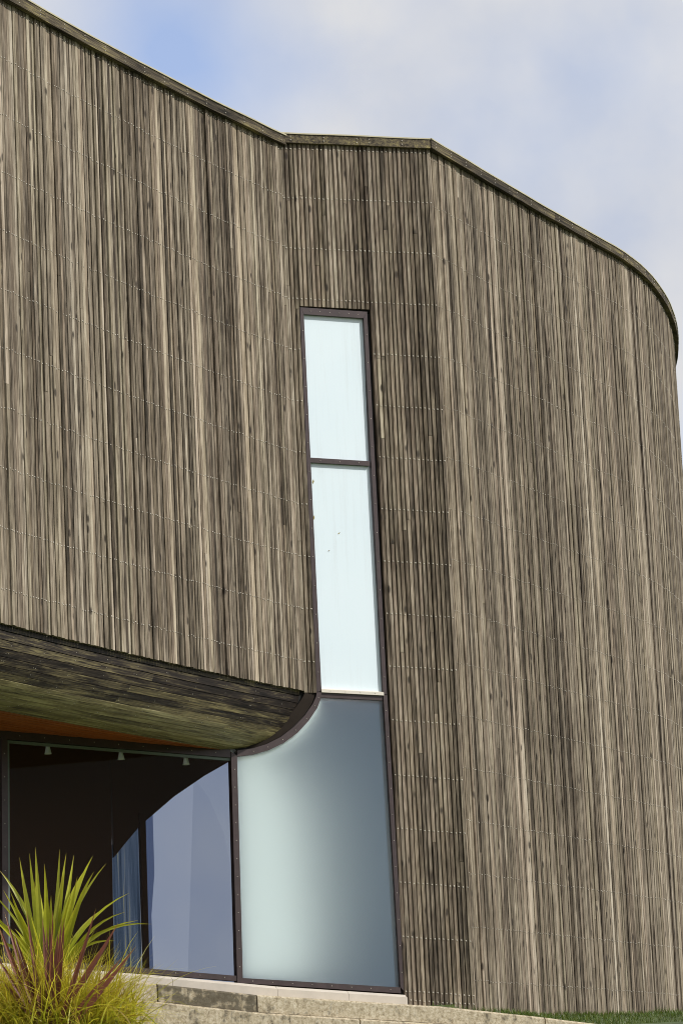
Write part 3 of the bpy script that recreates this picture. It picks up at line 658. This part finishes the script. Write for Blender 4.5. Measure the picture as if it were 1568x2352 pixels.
def with_leaf_attr(o, cols):
    ca = o.data.color_attributes.new('leaf', 'FLOAT_COLOR', 'POINT')
    flat = [x for c in cols for x in (*c, 1.0)]; ca.data.foreach_set('color', flat)
class Blades:
    def __init__(s): s.v = []; s.f = []; s.c = []
    def blade(s, p, d, L, w, droop, seg=3, rnd=None, red=0.0):
        side = d.cross(Vector((0, 0, 1)))
        if side.length < 1e-3: side = Vector((1, 0, 0))
        side = (Matrix.Rotation(random.uniform(-1.2, 1.2), 3, d) @ side.normalized())
        r = random.random() if rnd is None else rnd; k = len(s.v); q = Vector(p); dd = Vector(d).normalized()
        for i in range(seg+1):
            u = i/seg; ww = w*(1-u**1.5)*0.5 + 0.0003
            s.v += [q-side*ww, q+side*ww]; s.c += [(u, r, red)]*2
            dd = (dd + Vector((0, 0, -1))*droop/seg).normalized(); q = q + dd*(L/seg)
        for i in range(seg): a = k+2*i; s.f.append((a, a+1, a+3, a+2))
    def build(s, name, mat, parent=None, **kw):
        o = mk(name, s.v, s.f, mat, parent, **kw); with_leaf_attr(o, s.c); return o
bl = Blades()
for i in range(16000):
    t = random.random()**0.8*12; q = random.random()**0.6
    if random.random() < 0.35: q = random.random()**2*0.25
    if t < 1.3 and random.random() > 0.12 + 0.6*max(0, t-0.5): continue
    p = lawn_pt(t, min(q, 0.97)); d = Vector((random.gauss(0, .35), random.gauss(0, .35), 1)).normalized()
    tall = 1 + 0.9*max(0, mnoise.noise(Vector((p.x*1.5, p.y*1.5, 7))))
    bl.blade(p, d, random.uniform(0.03, 0.075)*tall, 0.006, 0.5, 2, red=0.25*random.random()**3)
tag(bl.build('lawn_grass', M['lawn']), 'short green lawn grass along the foot of the curved timber wall', 'grass', kind='stuff')

# ------------------------------------------------------------------ plants in front of the dark pane (about 29 m away)
PX = 29.0/7650*math.hypot(1, 0.1)
def strap(name, parent, mat, pts, w, fold=0.35, rnd=None):
    """sword leaf along a polyline, V-folded, tapered to a point"""
    n = len(pts); V = []; F = []; cols = []; r = random.random() if rnd is None else rnd
    for i in range(n):
        tg = (pts[min(i+1, n-1)]-pts[max(i-1, 0)]).normalized(); u = i/(n-1)
        side = tg.cross(Vector((random.Random(r).uniform(-.5, .5), -1, 0.1))).normalized(); nr = side.cross(tg).normalized()
        ww = w*0.5*(0.55+0.45*min(1, u*4))*(1-max(0, (u-0.35)/0.65)**1.6)+0.0004
        V += [pts[i]-side*ww+nr*ww*fold, pts[i], pts[i]+side*ww+nr*ww*fold]; cols += [(u, r, 0.7*max(0, u-0.93)/0.07)]*3
    for i in range(n-1):
        a = i*3; F += [(a, a+1, a+4, a+3), (a+1, a+2, a+5, a+4)]
    o = mk(name, V, F, mat, parent, smooth=False); with_leaf_attr(o, cols); return o
def curve_pts(b, tip, bend, n=9):
    m = (b+tip)/2 + bend
    return [b*(1-u)**2 + m*2*u*(1-u) + tip*u*u for u in [i/(n-1) for i in range(n)]]
G0 = Vector((-2.72, 29.0, 3.36))                      # crown of the green plant
def rel(dx, dz, dy=0.0): return Vector((dx, dy, dz))
gp = tag(empty('spiky_plant', Vector((-2.71, 29.0, 2.45))), 'bright green sword leaved plant rising in front of the dark pane', 'plant')
# tip offsets from the crown (m): sideways, up
tips = [(-0.24, 1.09), (-0.13, 1.10), (-0.075, 1.15), (0.12, 1.14), (0.18, 1.10), (0.235, 1.09), (0.415, 1.06), (0.52, 1.00), (-0.40, 0.97), (0.44, 0.90), (0.72, 0.72), (0.70, 0.53), (0.80, 0.47), (0.93, 0.42), (-0.48, 0.78), (-0.55, 0.66), (0.60, 0.30), (-0.28, 0.76), (0.06, 0.72), (0.30, 0.86), (-0.2, 0.90), (0.02, 0.98), (0.35, 0.97), (0.15, 0.92), (-0.1, 0.86), (-0.6, 0.35), (-0.45, 0.5), (0.5, 0.62), (0.28, 0.62)]
for k, (x, z) in enumerate(tips):
    b = G0 + rel(random.uniform(-0.05, 0.05)+x*0.06, random.uniform(-0.10, 0.06), random.uniform(-0.05, 0.05))
    dy = random.uniform(-0.3, 0.3); tip = G0 + rel(x, z, dy); out_ = abs(x)
    bend = rel(-x*0.10, 0.07+out_*0.22, dy*0.2) if out_ > 0.3 else rel(random.uniform(-.03, .03), 0, 0)
    strap('leaf', gp, M['leaf_green'], curve_pts(b, tip, bend), 0.054 if out_ < 0.45 else 0.032)
for k in range(16):          # leaves on the far and near side
    a = random.uniform(0, math.tau); l = random.uniform(0.6, 0.95); el = random.uniform(0.5, 1.2)
    tip = G0 + rel(math.cos(a)*math.cos(el)*l*0.8, math.sin(el)*l, math.sin(a)*math.cos(el)*l); strap('leaf', gp, M['leaf_green'], curve_pts(G0+rel(0, -0.05), tip, rel(0, 0.1)), 0.04)
mbs = MB()
for i in range(9):
    for j in range(8):
        a = j*math.pi/4; r_ = 0.06-0.02*i/8; mbs.v.append(G0+Vector((math.cos(a)*r_, math.sin(a)*r_, -0.9+0.9*i/8)))
for i in range(8):
    for j in range(8): a = i*8+j; b = i*8+(j+1) % 8; mbs.f.append((a, b, b+8, a+8))
mbs.build('stem', M['fascia'], gp)

rp = tag(empty('bronze_flax', Vector((-2.62, 27.8, 2.6))), 'dark red flax with upright sword leaves in front of the green spiky plant', 'plant')
R0 = Vector((-2.61, 27.8, 2.95))
rt = [(-0.04, 0.86), (0.03, 0.85), (0.07, 0.90), (0.125, 0.86), (0.16, 0.84), (-0.40, 0.82), (-0.35, 0.92), (-0.16, 0.92), (0.43, 0.90), (0.60, 0.78), (0.74, 0.58), (-0.45, 0.60), (-0.42, 0.40), (0.0, 0.78), (0.1, 0.74), (-0.28, 0.75), (0.62, 0.5)]
for k, (x, z) in enumerate(rt):
    b = R0 + rel(x*0.12+random.uniform(-.03, .03), random.uniform(-0.15, 0.05), random.uniform(-.05, .05)); tip = R0 + rel(x, z, random.uniform(-0.2, 0.1))
    strap('leaf', rp, M['leaf_red'], curve_pts(b, tip, rel(x*0.05, 0.02)), random.uniform(0.036, 0.055), fold=0.55)

def grass_clump(name, c, nb, spread, Lr, label):
    e = tag(empty(name, c), label, 'plant', 'ornamental grass clumps'); bl = Blades()
    for i in range(nb):
        a = random.uniform(0, math.tau); el = random.uniform(0.15, 1.0)**0.7
        d = Vector((math.cos(a)*(1-el*0.75), math.sin(a)*(1-el*0.75), 0.35+el)).normalized(); L = random.uniform(*Lr)
        p = c + Vector((random.gauss(0, spread), random.gauss(0, spread), random.uniform(0, 0.12)))
        bl.blade(p, d, L, random.uniform(0.006, 0.016), random.uniform(0.3, 2.2), 6, red=(random.uniform(0.3, 0.9) if random.random() < 0.30 else 0.0))
    for i in range(int(nb/90)):       # long wispy stems
        a = random.uniform(-0.9, 0.9) if random.random() < 0.75 else random.uniform(2.2, 4.0)
        d = Vector((math.cos(a)*0.8, math.sin(a)*0.6, random.uniform(0.6, 1.4))).normalized()
        bl.blade(c + Vector((random.gauss(0, spread), random.gauss(0, spread), 0.1)), d, random.uniform(0.9, 1.35), random.uniform(0.005, 0.009), random.uniform(1.0, 1.9), 9, red=random.choice((0, 0, 0.8)))
    o = bl.build('blades', M['blade'], e); o['kind'] = 'stuff'
grass_clump('ornamental_grass', Vector((-2.66, 28.2, 2.80)), 2400, 0.24, (0.4, 0.95), 'yellow green grass clump under the red flax')
grass_clump('ornamental_grass', Vector((-2.33, 28.35, 2.76)), 1500, 0.16, (0.35, 0.78), 'yellow green grass clump spilling towards the stone wall')
grass_clump('ornamental_grass', Vector((-3.12, 28.3, 2.80)), 1200, 0.17, (0.4, 0.85), 'yellow green grass clump cut by the left edge of the picture')
